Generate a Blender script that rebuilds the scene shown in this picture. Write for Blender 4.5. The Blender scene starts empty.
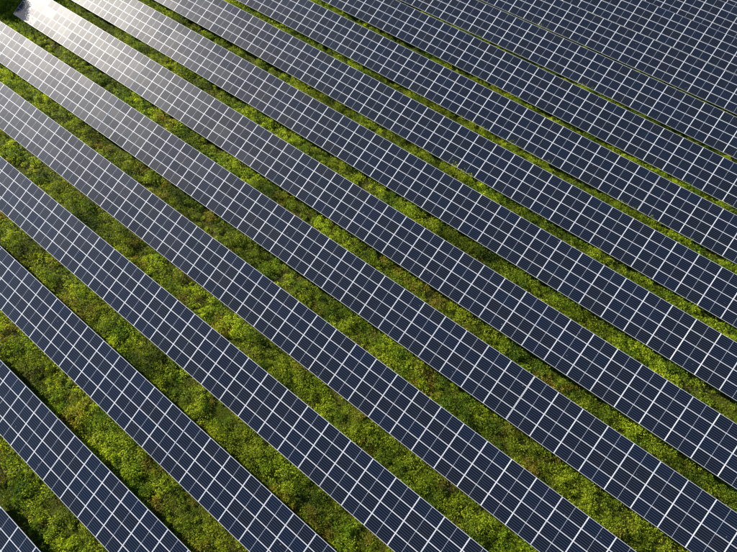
import bpy, bmesh, math, random
import numpy as np
from mathutils import Vector, Matrix

random.seed(7)
rng = np.random.default_rng(11)
scene = bpy.context.scene
C = scene.collection

# ------------------------------------------------------------------ camera
cam_data = bpy.data.cameras.new("camera")
cam_data.sensor_width = 36.0
cam_data.lens = 450.0 / 737.0 * 36.0
cam_data.clip_start = 0.5
cam_data.clip_end = 3000.0
cam = bpy.data.objects.new("camera", cam_data)
C.objects.link(cam)
right = Vector((0.80160352, 0.59784788, -0.00311634))
down = Vector((0.54438076, -0.73204895, -0.40957773))
fwd = Vector((-0.24714649, 0.32662248, -0.91226990))
m = Matrix((right, -down, -fwd)).transposed().to_4x4()
m.translation = Vector((10.0005, 21.8715, 37.7715))
cam.matrix_world = m
scene.camera = cam

# ------------------------------------------------------------------ light
SUN_EL, SUN_AZ = math.radians(22.5), math.radians(-88.2)     # azimuth clockwise from +Y
world = bpy.data.worlds.new("World")
scene.world = world
world.use_nodes = True
wn = world.node_tree.nodes
sky = wn.new("ShaderNodeTexSky")
sky.sky_type = 'NISHITA'
sky.sun_disc = False
sky.sun_elevation = SUN_EL
sky.sun_rotation = SUN_AZ
sky.altitude = 200
sky.air_density = 1.0
sky.dust_density = 1.0
sky.ozone_density = 3.5
world.node_tree.links.new(sky.outputs[0], wn["Background"].inputs[0])
wn["Background"].inputs[1].default_value = 0.062
sun_data = bpy.data.lights.new("sun", 'SUN')
sun_data.energy = 5.0
sun_data.angle = math.radians(0.53)
sun_data.color = (1.0, 0.915, 0.79)
sun = bpy.data.objects.new("sun", sun_data)
C.objects.link(sun)
to_sun = Vector((math.sin(SUN_AZ) * math.cos(SUN_EL), math.cos(SUN_AZ) * math.cos(SUN_EL), math.sin(SUN_EL)))
sun.rotation_euler = to_sun.to_track_quat('Z', 'Y').to_euler()
sun.location = to_sun * 60
scene.view_settings.view_transform = 'Standard'
scene.view_settings.look = 'None'
scene.view_settings.gamma = 1.0
scene.view_settings.exposure = 1.4

# ------------------------------------------------------------------ place
L, TILT, PITCH, S = 2.1227, 0.30686, 6.35469, 1.05      # panel pitch along a row, tilt, row pitch, panel pitch up the slope
CT, ST = math.cos(TILT), math.sin(TILT)
LOW = 0.60                                               # height of the low edge over the ground

def swell(x, y):                                         # the field bulges gently
    a = (x - 10) / 30; b = (y - 35) / 30
    return -0.2668 * a * a + 0.00798 * a * b - 0.4886 * b * b

def swell_c(x, y):
    x = np.clip(x, -90, 60); y = np.clip(y, -15, 125)
    return swell(x, y)

# row: phase of the column joints, height, shift, slope, yaw ; first and last column that show
ROWS = {
    0: (-8.5443, .0278, .0235, -.0446, .0290, -5.0, -3.0), 1: (-10.2823, -.0151, .0607, -.0324, -.1469, -9.5, 1.0),
    2: (-27.0286, .1056, -.0269, -.0934, -.3160, -14.0, 4.8), 3: (-28.8221, .3485, .0096, .1340, -.1833, -18.3, 8.8),
    4: (-41.6429, -.1881, -.0364, .0597, -.2122, -22.8, 12.8), 5: (-2.9234, .0423, .0722, -.0358, -.0183, -27.3, 15.0),
    6: (-2.7804, .1695, -.2011, .0983, -.1591, -29.8, 15.0), 7: (20.7226, -.0228, -.0020, -.0147, .0016, -26.5, 14.0),
    8: (1.7907, -.1105, .0059, -.1361, .0863, -22.3, 13.0), 9: (-.1570, -.1633, .0404, -.1131, .1097, -18.0, 12.0),
    10: (-25.5077, -.2105, .0932, -.1918, .0908, -14.0, 11.3), 11: (-6.3342, -.0929, -.0097, .0623, -.0438, -10.0, 10.3),
    12: (-1.9302, .0130, -.0190, .0316, .0563, -6.0, 9.3), 13: (8.9108, .0966, -.0103, .0949, .0577, -2.0, 8.5),
    14: (0.60, .10, 0.0, .05, .05, 1.75, 7.8), 15: (0.80, .10, 0.0, .05, .05, 4.5, 7.4),
}
def row_y(r, x): return r * PITCH + ROWS[r][2] + ROWS[r][4] * (x - 10) / 30
def row_z(r, x): return swell(x, r * PITCH) + ROWS[r][1] + ROWS[r][3] * (x - 10) / 30
def row_cols(r):
    ph = ROWS[r][0] % L
    a = math.floor(ROWS[r][5] - ph / L) - 2; b = math.ceil(ROWS[r][6] - ph / L) + 1
    if r == 6: a = -29
    if r == 7: a = max(a, -29)
    if r == 5: a = -31
    return ph, a, b

# ------------------------------------------------------------------ materials
def mat(name):
    mt = bpy.data.materials.new(name); mt.use_nodes = True
    nt = mt.node_tree; return mt, nt, nt.nodes["Principled BSDF"]
def N(nt, t, **kw):
    n = nt.nodes.new(t)
    for k, v in kw.items(): setattr(n, k, v)
    return n
def lk(nt, a, b): nt.links.new(a, b)
def mixc(nt, fac, a, b, blend='MIX'):
    n = nt.nodes.new('ShaderNodeMix'); n.data_type = 'RGBA'; n.blend_type = blend
    for sock, v in ((n.inputs[0], fac), (n.inputs[6], a), (n.inputs[7], b)):
        if hasattr(v, 'links'): nt.links.new(v, sock)
        elif isinstance(v, (tuple, list)): sock.default_value = (*v, 1)
        else: sock.default_value = v
    return n.outputs[2]
def math_n(nt, op, a, b=None, c=None):
    n = nt.nodes.new('ShaderNodeMath'); n.operation = op
    for i, v in enumerate((a, b, c)):
        if v is None: continue
        if hasattr(v, 'links'): nt.links.new(v, n.inputs[i])
        else: n.inputs[i].default_value = v
    return n.outputs[0]

# photovoltaic cells: dark blue silicon in six strips, seen through dusty glass
cell_mat, nt, bs = mat("silicon_cells")
tc = N(nt, 'ShaderNodeTexCoord'); sep = N(nt, 'ShaderNodeSeparateXYZ'); lk(nt, tc.outputs['Object'], sep.inputs[0])
info = N(nt, 'ShaderNodeObjectInfo')
fy = math_n(nt, 'FRACT', math_n(nt, 'MULTIPLY', sep.outputs[1], 6 / 0.995))
dy = math_n(nt, 'ABSOLUTE', math_n(nt, 'SUBTRACT', fy, 0.5))               # 0.5 at the joint between strips
gap = N(nt, 'ShaderNodeMapRange'); gap.inputs[1].default_value = 0.26; gap.inputs[2].default_value = 0.40
lk(nt, dy, gap.inputs[0])
fx = math_n(nt, 'FRACT', math_n(nt, 'MULTIPLY', sep.outputs[0], 6 / 0.95))
gx = math_n(nt, 'GREATER_THAN', math_n(nt, 'ABSOLUTE', math_n(nt, 'SUBTRACT', fx, 0.5)), 0.488)
attr = N(nt, 'ShaderNodeAttribute'); attr.attribute_type = 'OBJECT'; attr.attribute_name = 'tint'
ramp = N(nt, 'ShaderNodeValToRGB')
ramp.color_ramp.elements[0].position = 0.0; ramp.color_ramp.elements[0].color = (0.0020, 0.0016, 0.0032, 1)
ramp.color_ramp.elements[1].position = 1.0; ramp.color_ramp.elements[1].color = (0.0002, 0.0028, 0.0140, 1)
e = ramp.color_ramp.elements.new(0.45); e.color = (0.0004, 0.0016, 0.0068, 1)
lk(nt, attr.outputs['Fac'], ramp.inputs[0])
c1 = mixc(nt, math_n(nt, 'MULTIPLY', gap.outputs[0], 0.9), ramp.outputs[0], (0.026, 0.038, 0.064))
c1 = mixc(nt, math_n(nt, 'MULTIPLY', gx, 0.12), c1, (0.10, 0.11, 0.12))
nz = N(nt, 'ShaderNodeTexNoise'); nz.inputs['Scale'].default_value = 0.35; nz.inputs['Detail'].default_value = 4
geo = N(nt, 'ShaderNodeNewGeometry'); lk(nt, geo.outputs['Position'], nz.inputs['Vector'])
nz2 = N(nt, 'ShaderNodeTexNoise'); nz2.inputs['Scale'].default_value = 5.0; nz2.inputs['Detail'].default_value = 5
lk(nt, geo.outputs['Position'], nz2.inputs['Vector'])
dust = math_n(nt, 'MULTIPLY_ADD', nz2.outputs[0], 0.006, math_n(nt, 'MULTIPLY', nz.outputs[0], 0.006))
rim = N(nt, 'ShaderNodeMapRange'); rim.inputs[1].default_value = -0.36; rim.inputs[2].default_value = -0.50
lk(nt, sep.outputs[1], rim.inputs[0])
vor = N(nt, 'ShaderNodeTexVoronoi'); vor.inputs['Scale'].default_value = 0.8; lk(nt, geo.outputs['Position'], vor.inputs['Vector'])
speck = math_n(nt, 'LESS_THAN', vor.outputs['Distance'], math_n(nt, 'MULTIPLY', nz2.outputs[0], 0.075))
dust = math_n(nt, 'ADD', dust, math_n(nt, 'MULTIPLY', math_n(nt, 'MULTIPLY', rim.outputs[0], nz2.outputs[0]), 0.05))
dust = math_n(nt, 'ADD', dust, math_n(nt, 'MULTIPLY', speck, 0.22))
c2 = mixc(nt, dust, c1, (0.36, 0.33, 0.29))
lk(nt, c2, bs.inputs['Base Color'])
rough = math_n(nt, 'MULTIPLY_ADD', nz2.outputs[0], 0.04, 0.445)
lk(nt, rough, bs.inputs['Roughness'])
bs.inputs['IOR'].default_value = 1.5
spv = N(nt, 'ShaderNodeAttribute'); spv.attribute_type = 'OBJECT'; spv.attribute_name = 'film'
lk(nt, spv.outputs['Fac'], bs.inputs['Specular IOR Level'])
bs.inputs['Coat Weight'].default_value = 0.9
bs.inputs['Coat Roughness'].default_value = 0.02
bs.inputs['Coat IOR'].default_value = 1.4

back_mat, nt, bs = mat("white_backsheet")
bs.inputs['Base Color'].default_value = (0.52, 0.57, 0.64, 1); bs.inputs['Roughness'].default_value = 0.35

frame_mat, nt, bs = mat("anodised_aluminium")
nz = N(nt, 'ShaderNodeTexNoise'); nz.inputs['Scale'].default_value = 1.7; nz.inputs['Detail'].default_value = 4
geo = N(nt, 'ShaderNodeNewGeometry'); lk(nt, geo.outputs['Position'], nz.inputs['Vector'])
lk(nt, mixc(nt, nz.outputs[0], (0.64, 0.67, 0.73), (0.74, 0.76, 0.80)), bs.inputs['Base Color'])
bs.inputs['Roughness'].default_value = 0.5; bs.inputs['Specular IOR Level'].default_value = 0.3

steel_mat, nt, bs = mat("galvanised_steel")
nz = N(nt, 'ShaderNodeTexVoronoi'); nz.inputs['Scale'].default_value = 30
tc = N(nt, 'ShaderNodeTexCoord'); lk(nt, tc.outputs['Object'], nz.inputs['Vector'])
lk(nt, mixc(nt, nz.outputs['Distance'], (0.42, 0.43, 0.45), (0.60, 0.60, 0.62)), bs.inputs['Base Color'])
bs.inputs['Metallic'].default_value = 0.6; bs.inputs['Roughness'].default_value = 0.5

soil_mat, nt, bs = mat("soil_and_moss")
geo = N(nt, 'ShaderNodeNewGeometry')
n1 = N(nt, 'ShaderNodeTexNoise'); n1.inputs['Scale'].default_value = 0.35; n1.inputs['Detail'].default_value = 6
n2 = N(nt, 'ShaderNodeTexNoise'); n2.inputs['Scale'].default_value = 6; n2.inputs['Detail'].default_value = 6
lk(nt, geo.outputs['Position'], n1.inputs['Vector']); lk(nt, geo.outputs['Position'], n2.inputs['Vector'])
a = mixc(nt, n2.outputs[0], (0.018, 0.028, 0.003), (0.055, 0.070, 0.006))
r1 = N(nt, 'ShaderNodeMapRange'); r1.inputs[1].default_value = 0.5; r1.inputs[2].default_value = 0.68; lk(nt, n1.outputs[0], r1.inputs[0])
lk(nt, mixc(nt, r1.outputs[0], a, (0.075, 0.060, 0.022)), bs.inputs['Base Color'])
bs.inputs['Roughness'].default_value = 0.95; bs.inputs['Specular IOR Level'].default_value = 0.08
bp = N(nt, 'ShaderNodeBump'); bp.inputs['Distance'].default_value = 0.08; bp.inputs['Strength'].default_value = 0.8
lk(nt, n2.outputs[0], bp.inputs['Height']); lk(nt, bp.outputs[0], bs.inputs['Normal'])

def leaf_material(name, translucency):
    mt, nt, bs = mat(name)
    at = N(nt, 'ShaderNodeAttribute'); at.attribute_name = 'tone'
    lk(nt, at.outputs['Color'], bs.inputs['Base Color'])
    bs.inputs['Roughness'].default_value = 0.6
    bs.inputs['Specular IOR Level'].default_value = 0.2
    tr = N(nt, 'ShaderNodeBsdfTranslucent')
    lk(nt, mixc(nt, 1.0, at.outputs['Color'], (1.6, 1.5, 0.5), 'MULTIPLY'), tr.inputs['Color'])
    mx = N(nt, 'ShaderNodeMixShader'); mx.inputs[0].default_value = translucency
    out = nt.nodes['Material Output']
    lk(nt, bs.outputs[0], mx.inputs[1]); lk(nt, tr.outputs[0], mx.inputs[2]); lk(nt, mx.outputs[0], out.inputs[0])
    return mt
grass_mat = leaf_material("grass_blades", 0.5)
weed_mat = leaf_material("weed_leaves", 0.5)
crown_mat = leaf_material("tree_leaves", 0.35)
bark_mat, nt, bs = mat("bark")
bs.inputs['Base Color'].default_value = (0.06, 0.045, 0.032, 1); bs.inputs['Roughness'].default_value = 0.9

# ------------------------------------------------------------------ helpers
def link(name, mesh, parent=None, loc=(0, 0, 0)):
    o = bpy.data.objects.new(name, mesh); C.objects.link(o)
    o.location = loc; o.parent = parent
    return o
def box(bm, x0, x1, y0, y1, z0, z1):
    v = [bm.verts.new(p) for p in ((x0, y0, z0), (x1, y0, z0), (x1, y1, z0), (x0, y1, z0), (x0, y0, z1), (x1, y0, z1), (x1, y1, z1), (x0, y1, z1))]
    for f in ((0, 3, 2, 1), (4, 5, 6, 7), (0, 1, 5, 4), (1, 2, 6, 5), (2, 3, 7, 6), (3, 0, 4, 7)):
        bm.faces.new([v[i] for i in f])
def mesh_of(bm, name, material):
    me = bpy.data.meshes.new(name); bm.to_mesh(me); bm.free(); me.materials.append(material); return me

# ------------------------------------------------------------------ ground
def value_noise(x, y, scale, seed):
    g = np.random.default_rng(seed).random((256, 256))
    u = x / scale + 1000; v = y / scale + 1000
    i = np.floor(u).astype(int); j = np.floor(v).astype(int); fu = u - i; fv = v - j
    fu = fu * fu * (3 - 2 * fu); fv = fv * fv * (3 - 2 * fv)
    i0, i1, j0, j1 = i % 256, (i + 1) % 256, j % 256, (j + 1) % 256
    return (g[i0, j0] * (1 - fu) + g[i1, j0] * fu) * (1 - fv) + (g[i0, j1] * (1 - fu) + g[i1, j1] * fu) * fv
def ground_z(x, y):
    return swell_c(x, y) - LOW + 0.10 * (value_noise(x, y, 2.3, 1) - 0.5) + 0.05 * (value_noise(x, y, 0.7, 2) - 0.5)

def axis(a, b, step, far):
    core = np.arange(a, b + step, step)
    lo = a - np.geomspace(step, far, 24)[::-1]; hi = core[-1] + np.geomspace(step, far, 24)
    return np.concatenate([lo, core, hi])
gx_, gy_ = axis(-95, 65, 0.5, 1400), axis(-20, 130, 0.5, 1400)
X, Y = np.meshgrid(gx_, gy_, indexing='ij')
Z = ground_z(X, Y)
nx, ny = X.shape
idx = np.arange(nx * ny).reshape(nx, ny)
quads = np.stack([idx[:-1, :-1], idx[1:, :-1], idx[1:, 1:], idx[:-1, 1:]], -1).reshape(-1, 4)
def fast_mesh(name, co, faces, material, tone=None, smooth=False):
    me = bpy.data.meshes.new(name); k = faces.shape[1]
    me.vertices.add(len(co)); me.vertices.foreach_set('co', np.ascontiguousarray(co, dtype=np.float32).ravel())
    me.loops.add(faces.size); me.loops.foreach_set('vertex_index', faces.astype(np.int32).ravel())
    me.polygons.add(len(faces)); me.polygons.foreach_set('loop_start', np.arange(0, faces.size, k, dtype=np.int32))
    me.polygons.foreach_set('use_smooth', np.full(len(faces), smooth))
    me.update(calc_edges=True)
    if tone is not None:
        a = me.color_attributes.new('tone', 'FLOAT_COLOR', 'POINT')
        a.data.foreach_set('color', np.concatenate([tone, np.ones((len(tone), 1))], 1).astype(np.float32).ravel())
    me.materials.append(material)
    return me
ground = link("ground", fast_mesh("ground", np.stack([X.ravel(), Y.ravel(), Z.ravel()], 1), quads, soil_mat, smooth=True))
ground["kind"] = "structure"

# ------------------------------------------------------------------ solar rows
PL, PW, TH = L - 0.016, S - 0.012, 0.035        # panel size; what is left is the joint
FR, FX = 0.015, 0.024                                       # frame width
bm = bmesh.new(); box(bm, -PL / 2 + .006, PL / 2 - .006, -PW / 2 + .006, PW / 2 - .006, -0.010, -0.004)
panel_mesh = mesh_of(bm, "solar_panel", back_mat)
bm = bmesh.new()                                 # four mitre-free bars with a thin lip
for a in ((-PL / 2, PL / 2, -PW / 2, -PW / 2 + FR), (-PL / 2, PL / 2, PW / 2 - FR, PW / 2),
          (-PL / 2, -PL / 2 + FX, -PW / 2 + FR, PW / 2 - FR), (PL / 2 - FX, PL / 2, -PW / 2 + FR, PW / 2 - FR)):
    box(bm, *a, -TH, 0.0)
bmesh.ops.remove_doubles(bm, verts=bm.verts, dist=1e-5)
frame_mesh = mesh_of(bm, "frame", frame_mat)
CX0, CX1, CY = 0.010, PL / 2 - FX - 0.008, PW / 2 - FR - 0.005
bm = bmesh.new(); box(bm, -(CX1 - CX0) / 2, (CX1 - CX0) / 2, -CY, CY, -0.0055, -0.002)
cell_mesh = mesh_of(bm, "cell_block", cell_mat)
def post_mesh(h):
    bm = bmesh.new(); box(bm, -.055, .055, -.045, -.039, -0.6, h); box(bm, -.055, .055, .039, .045, -0.6, h); box(bm, -.003, .003, -.039, .039, -0.6, h)
    return mesh_of(bm, "post", steel_mat)
post_m = post_mesh(1.0)
bm = bmesh.new(); box(bm, -.03, .03, 0.15, 4.05, -0.22, -0.145)
rafter_m = mesh_of(bm, "rafter", steel_mat)

LABELS = {
    0: "short tip of a panel row cutting the bottom left corner",
    1: "dark panel row crossing the lower left corner, second from that corner",
    2: "dark panel row from left edge to bottom edge, third from the bottom left corner",
    3: "panel row running to the middle of the bottom edge, fourth from bottom left corner",
    4: "grey panel row two below the one ending at the trees, fifth from bottom left",
    5: "panel row just below the glaring row that ends at the dark trees",
    6: "glaring panel row whose end with bluish reflections stops at the dark trees",
    7: "panel row just above the glaring row that ends at the dark trees",
    8: "panel row just below the tall bright yellow weeds",
    9: "panel row just above the tall bright yellow weeds, ending at the right edge",
    10: "dark panel row two above the tall bright yellow weeds",
    11: "panel row between two narrow dark gaps, fifth from the top right corner",
    12: "panel row whose upper edge hides the gap behind it, fourth from top right",
    13: "dark panel row with no grass beside it, third from the top right corner",
    14: "far panel row overlapped by the row in front, second from top right corner",
    15: "farthest panel row, only a few panels showing in the top right corner",
}
JOINTS = {5: 7, 9: 7}                            # rows where the gap between two tables is wider, and its column
def euler_for(p0, p1):
    d = (p1 - p0).normalized()
    up = Vector((0, CT, ST)); nrm = d.cross(up).normalized(); up = nrm.cross(d).normalized()
    return Matrix((d, up, nrm)).transposed()

for r in sorted(ROWS):
    ph, c0, c1 = row_cols(r)
    xm = ph + (c0 + c1) / 2 * L
    row = bpy.data.objects.new("solar_panel_row", None); C.objects.link(row)
    row.empty_display_size = 0.5
    base = Vector((xm, row_y(r, xm) + 2.0, swell(xm, r * PITCH) - LOW))
    row.location = base
    row["label"] = LABELS[r]; row["category"] = "solar panels"; row["group"] = "parallel rows of tilted solar panels in a green field"
    up = Vector((0, CT, ST))
    for c in range(c0, c1):
        xa, xb = ph + c * L, ph + (c + 1) * L
        if r in JOINTS:
            sh = 0.014 if c >= JOINTS[r] else -0.014 if c > JOINTS[r] - 12 else 0
            xa += sh; xb += sh
        table = (c - JOINTS.get(r, r * 5)) // 12
        step = random.Random(r * 100 + table).gauss(0, 0.010); step = max(-.02, min(.02, step)); lean = random.Random(r * 77 + table).gauss(0, 0.003)
        p0 = Vector((xa, row_y(r, xa), row_z(r, xa))); p1 = Vector((xb, row_y(r, xb), row_z(r, xb)))
        R3 = euler_for(p0, p1) @ Matrix.Rotation(lean, 3, 'X'); mid = (p0 + p1) / 2 + Vector((0, 0, step))
        for j in range(4):
            jit = Matrix.Rotation(random.gauss(0, .0045), 3, 'X') @ Matrix.Rotation(random.gauss(0, .0035), 3, 'Y')
            M = (R3 @ jit).to_4x4()
            M.translation = mid + R3.col[1] * (j + .5) * S + R3.col[2] * random.gauss(0, .001) - base
            pn = bpy.data.objects.new("solar_panel", panel_mesh); C.objects.link(pn); pn.parent = row; pn.matrix_local = M
            fr = bpy.data.objects.new("frame", frame_mesh); C.objects.link(fr); fr.parent = pn
            tint = min(1, max(0, random.gauss(0.5, 0.27)))
            film = 0.050 * math.exp(random.gauss(0, .16))
            for s in (-1, 1):
                cb = bpy.data.objects.new("cell_block", cell_mesh); C.objects.link(cb); cb.parent = pn
                cb.location = (s * (CX0 + CX1) / 2, 0, 0)
                cb["film"] = film * random.uniform(.95, 1.05)
                cb["tint"] = min(1.0, max(0.0, tint + random.gauss(0, .04)))
        if (c - c0) % 2 == 1:
            M = R3.to_4x4(); M.translation = p0 - base
            rf = bpy.data.objects.new("rafter", rafter_m); C.objects.link(rf); rf.parent = row; rf.matrix_local = M
            for v in (1.0, 3.1):
                q = p0 + R3.col[1] * v - R3.col[2] * 0.215
                gz = float(ground_z(np.array([q.x]), np.array([q.y]))[0])
                po = bpy.data.objects.new("post", post_m); C.objects.link(po); po.parent = row
                po.location = Vector((q.x, q.y, gz)) - base
                po.scale = (1, 1, (q.z - gz) / 1.0)
    for v in (0.5, 1.55, 2.65, 3.7):               # purlins run the whole row, one vertex ring per column
        bm = bmesh.new(); prev = None
        for c in range(c0, c1 + 1):
            x = ph + c * L; o_ = Vector((x, row_y(r, x), row_z(r, x))) - base
            nrm = Vector((0, -ST, CT)); ring = []
            for a, b in ((-.03, -.142), (.03, -.142), (.03, -.068), (-.03, -.068)):
                ring.append(bm.verts.new(o_ + up * (v + a) + nrm * b))
            if prev:
                for i in range(4): bm.faces.new((prev[i], prev[(i + 1) % 4], ring[(i + 1) % 4], ring[i]))
            else: bm.faces.new(ring[::-1])
            prev = ring
        bm.faces.new(prev); bmesh.ops.recalc_face_normals(bm, faces=bm.faces)
        pu = link("purlin", mesh_of(bm, "purlin", steel_mat), row)

# ------------------------------------------------------------------ vegetation
def leaf_quads(base, direction, side, length, width, bend):
    """Rhombic leaves: base, two flanks, tip. All arrays (n,3) / (n,)."""
    l = length[:, None]; w = width[:, None]
    a = base; tip = base + direction * l + bend
    mid = base + direction * l * 0.5 + bend * 0.2
    return np.stack([a, mid + side * w * .5, tip, mid - side * w * .5], 1).reshape(-1, 3)
def unit(v): return v / np.maximum(np.linalg.norm(v, axis=-1, keepdims=True), 1e-9)

def strips():
    """(x, y, weight) sampling zones: the ground that shows between rows."""
    out = []
    for r in range(-1, 16):
        ra = ROWS.get(r, ROWS[min(max(r, 0), 15)]); rb = ROWS.get(r + 1, ra)
        lo = min(ra[5], rb[5]) - 3; hi = max(ra[6], rb[6]) + 2.5
        out.append((r, lo * L, hi * L))
    return out
def sample(n_per_m2, seed):
    g = np.random.default_rng(seed); xs, ys = [], []
    for r, x0, x1 in strips():
        n = int((x1 - x0) * 3.9 * n_per_m2)
        x = g.uniform(x0, x1, n); t = g.uniform(0, 1, n)
        k = ROWS.get(r); y_hi = r * PITCH + 4.0 - 0.45 + (k[2] + k[4] * (x - 10) / 30 if k else 0)
        xs.append(x); ys.append(y_hi + t * 3.9)
    n = int(22 * 22 * n_per_m2)                   # the open corner by the trees
    xs.append(g.uniform(-84, -60.5, n)); ys.append(g.uniform(34, 54, n))
    return np.concatenate(xs), np.concatenate(ys)

# clumps of weeds
cx, cy = sample(8.0, 3)
lush = value_noise(cx, cy, 3.2, 21) * 0.6 + value_noise(cx, cy, 1.1, 22) * 0.4
keep = rng.random(len(cx)) < np.clip((lush - 0.12) * 2.6, 0.25, 1)
cx, cy, lush = cx[keep], cy[keep], lush[keep]
cr = rng.uniform(0.16, 0.42, len(cx)) * (0.7 + 0.7 * lush)
ch = cr * rng.uniform(0.9, 1.8, len(cx)) * (0.6 + 1.1 * lush)
big = rng.random(len(cx)) < 0.035                 # now and then a broad bushy plant
cr = np.where(big, cr * 1.9, cr); ch = np.where(big, ch * 1.35, ch)
tall_n = 30                                       # two bright bushy weeds standing in the gaps either side of one row
half = tall_n // 2
bx = np.concatenate([rng.normal(-1.9, .75, half), rng.normal(-0.1, .75, tall_n - half)])
by = np.concatenate([rng.uniform(56.0, 57.0, half), rng.uniform(49.9, 50.9, tall_n - half)])
cx = np.concatenate([cx, bx]); cy = np.concatenate([cy, by])
cr = np.concatenate([cr, rng.uniform(.28, .42, tall_n)]); ch = np.concatenate([ch, rng.uniform(.7, 1.2, tall_n)])
tall = np.arange(len(cx)) >= len(cx) - tall_n
# a few tall bright weeds standing against the low edge of the row behind
nleaf = 44
n = len(cx)
ci = np.repeat(np.arange(n), nleaf); N_ = len(ci)
u = rng.random(N_) ** 0.5; ang = rng.uniform(0, 2 * np.pi, N_)
dx, dyy = u * np.cos(ang), u * np.sin(ang)
hz = np.sqrt(np.clip(1 - u * u, 0, 1)) * rng.uniform(0.45, 1.05, N_)
px = cx[ci] + dx * cr[ci]; py = cy[ci] + dyy * cr[ci]
pz = ground_z(px, py) + hz * ch[ci]
outward = np.stack([dx, dyy, hz * 0.7], 1) + rng.normal(0, .55, (N_, 3)) * np.array([1, 1, .6]); outward[:, 2] += 0.15
def under_table(x, y, z, margin):
    hit = np.zeros(len(x), bool)
    for r in ROWS:
        yl = r * PITCH + ROWS[r][2] + ROWS[r][4] * (x - 10) / 30
        zl = swell(x, r * PITCH) + ROWS[r][1] + ROWS[r][3] * (x - 10) / 30
        t = (y - yl) / CT
        hit |= (t > -0.12) & (t < 4.35) & (z > zl + np.clip(t, 0, 4.2) * ST - margin)
    return hit
d = unit(outward)
side = unit(np.cross(d, np.stack([rng.normal(0, .6, N_), rng.normal(0, .6, N_), np.ones(N_)], 1)))
ll = rng.uniform(0.07, 0.16, N_); ww = ll * rng.uniform(0.4, 0.75, N_)
ok = ~under_table(px, py, pz, 0.17) | (tall[ci] & (py < 57.35))
co = leaf_quads(np.stack([px, py, pz], 1), d, side, ll, ww, np.stack([np.zeros(N_), np.zeros(N_), -ll * .2], 1)).reshape(-1, 4, 3)[ok].reshape(-1, 3)
hue = np.clip(value_noise(cx, cy, 1.3, 51) * .7 + rng.random(n) * .45 - .07, 0, .999); dry = (value_noise(cx, cy, 2.1, 31) > 0.74) & (rng.random(n) < 0.5) & (cy < 42)
pal = np.array([[.150, .215, .007], [.235, .300, .012], [.038, .082, .006], [.27, .32, .012], [.085, .145, .006]])
pick = np.array([2, 4, 0, 1, 3])[np.digitize(hue, [.22, .40, .62, .90])]; col = pal[pick]
col = np.where(dry[:, None], np.array([.17, .14, .02]), col)
col = np.where(tall[:, None], np.array([.26, .32, .010]), col)
tone = col[ci] * rng.uniform(0.82, 1.2, (N_, 1)) * (0.50 + 1.15 * value_noise(cx, cy, 3.6, 61)[ci][:, None])
tone = np.repeat(tone[ok], 4, 0)
weeds = link("weeds", fast_mesh("weeds", co, np.arange(len(co)).reshape(-1, 4), weed_mat, tone))
weeds["kind"] = "stuff"; weeds["label"] = "clumps of leafy yellow green weeds growing between the panel rows"; weeds["category"] = "weeds"

# grass blades between the clumps
gx, gy = sample(150, 5)
N_ = len(gx); gz = ground_z(gx, gy) - 0.01
az = rng.uniform(0, 2 * np.pi, N_); lean = rng.uniform(0.15, 1.0, N_)
d = unit(np.stack([np.cos(az) * lean, np.sin(az) * lean, np.ones(N_) * .8], 1))
side = np.stack([-np.sin(az), np.cos(az), np.zeros(N_)], 1)
lush = value_noise(gx, gy, 3.2, 21)
ll = rng.uniform(0.08, 0.24, N_) * (0.55 + 0.8 * lush); ww = rng.uniform(0.02, 0.05, N_)
co = leaf_quads(np.stack([gx, gy, gz], 1), d, side, ll, ww, np.stack([np.cos(az) * ll * .3, np.sin(az) * ll * .3, -ll * .25], 1))
m1 = value_noise(gx, gy, 1.6, 41)[:, None]; m2 = rng.random((N_, 1))
tone = np.array([.075, .125, .005]) * (1 - m1) + np.array([.215, .25, .006]) * m1
bare = ((value_noise(gx, gy, 2.4, 43) > 0.78) & (gy < 45))[:, None]
tone = np.where(bare & (m2 < .6), np.array([.17, .14, .03]), tone) * (0.6 + 0.8 * rng.random((N_, 1)))
grass = link("grass", fast_mesh("grass", co, np.arange(len(co)).reshape(-1, 4), grass_mat, np.repeat(tone, 4, 0)))
grass["kind"] = "stuff"; grass["label"] = "sunlit green grass in the strips between the panel rows"; grass["category"] = "grass"

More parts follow.
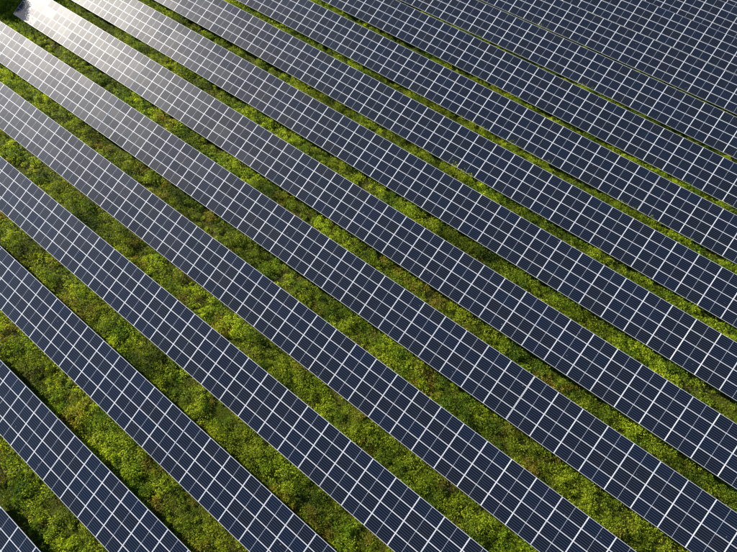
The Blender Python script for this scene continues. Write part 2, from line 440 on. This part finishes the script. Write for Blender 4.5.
# ------------------------------------------------------------------ trees beyond the row ends
def tree(x, y, height, radius, label, seed, leaves=30000):
    g = np.random.default_rng(seed)
    z0 = float(ground_z(np.array([x]), np.array([y]))[0])
    root = bpy.data.objects.new("tree", None); C.objects.link(root); root.location = (x, y, z0)
    root["label"] = label; root["category"] = "tree"; root["group"] = "dark green trees beyond the end of the rows"
    # trunk with limbs
    bm = bmesh.new()
    def limb(a, b, ra, rb, n=7):
        a, b = Vector(a), Vector(b); dd = (b - a).normalized(); s = dd.orthogonal().normalized(); t = dd.cross(s)
        ra_, rb_ = [], []
        for i in range(n):
            q = 2 * math.pi * i / n; o = s * math.cos(q) + t * math.sin(q)
            ra_.append(bm.verts.new(a + o * ra)); rb_.append(bm.verts.new(b + o * rb))
        for i in range(n): bm.faces.new((ra_[i], ra_[(i + 1) % n], rb_[(i + 1) % n], rb_[i]))
        bm.faces.new(rb_)
    limb((0, 0, -.2), (.1, .05, height * .42), .17, .12); limb((.1, .05, height * .42), (0, 0, height * .8), .12, .05)
    cl = []
    for k in range(9):
        q = g.uniform(0, 6.28); e = g.uniform(.35, .8); rr = radius * g.uniform(.35, .72)
        tip = (math.cos(q) * rr, math.sin(q) * rr, height * e + .1); limb((.07, .03, height * (e - .18)), tip, .06, .02, 5)
        cl.append((*tip, radius * g.uniform(.38, .58)))
    cl.append((0, 0, height * .85, radius * .5)); cl.append((.2, -.1, height * .62, radius * .7))
    link("trunk", mesh_of(bm, "trunk", bark_mat), root)
    cl = np.array(cl); ci = g.integers(0, len(cl), leaves)
    v = unit(g.normal(0, 1, (leaves, 3))); rad = g.random(leaves) ** .45
    rad *= 0.75 + 0.5 * g.random(leaves) * (np.sin(v[:, 0] * 9 + ci) * np.cos(v[:, 1] * 8 + ci) * .5 + .5)
    p = cl[ci, :3] + v * (rad * cl[ci, 3])[:, None]
    d = unit(v + g.normal(0, .6, (leaves, 3))); side = unit(np.cross(d, g.normal(0, 1, (leaves, 3))))
    ll = g.uniform(.09, .17, leaves); ww = ll * .6
    co = leaf_quads(p, d, side, ll, ww, np.stack([0 * ll, 0 * ll, -ll * .2], 1))
    base = np.array([.022, .062, .018]); t = base * g.uniform(.6, 1.5, (len(cl), 1))[ci] * g.uniform(.75, 1.25, (leaves, 1))
    link("crown", fast_mesh("crown", co, np.arange(len(co)).reshape(-1, 4), crown_mat, np.repeat(t, 4, 0)), root)
tree(-66.6, 39.3, 4.7, 2.3, "small dark tree right beside the end of the blue reflecting row", 1)
tree(-71.5, 38.3, 6.0, 2.2, "dark green tree behind the small one at the top left corner", 2)
tree(-72.5, 43.5, 7.5, 3.0, "tallest dark tree at the very top left corner", 3)
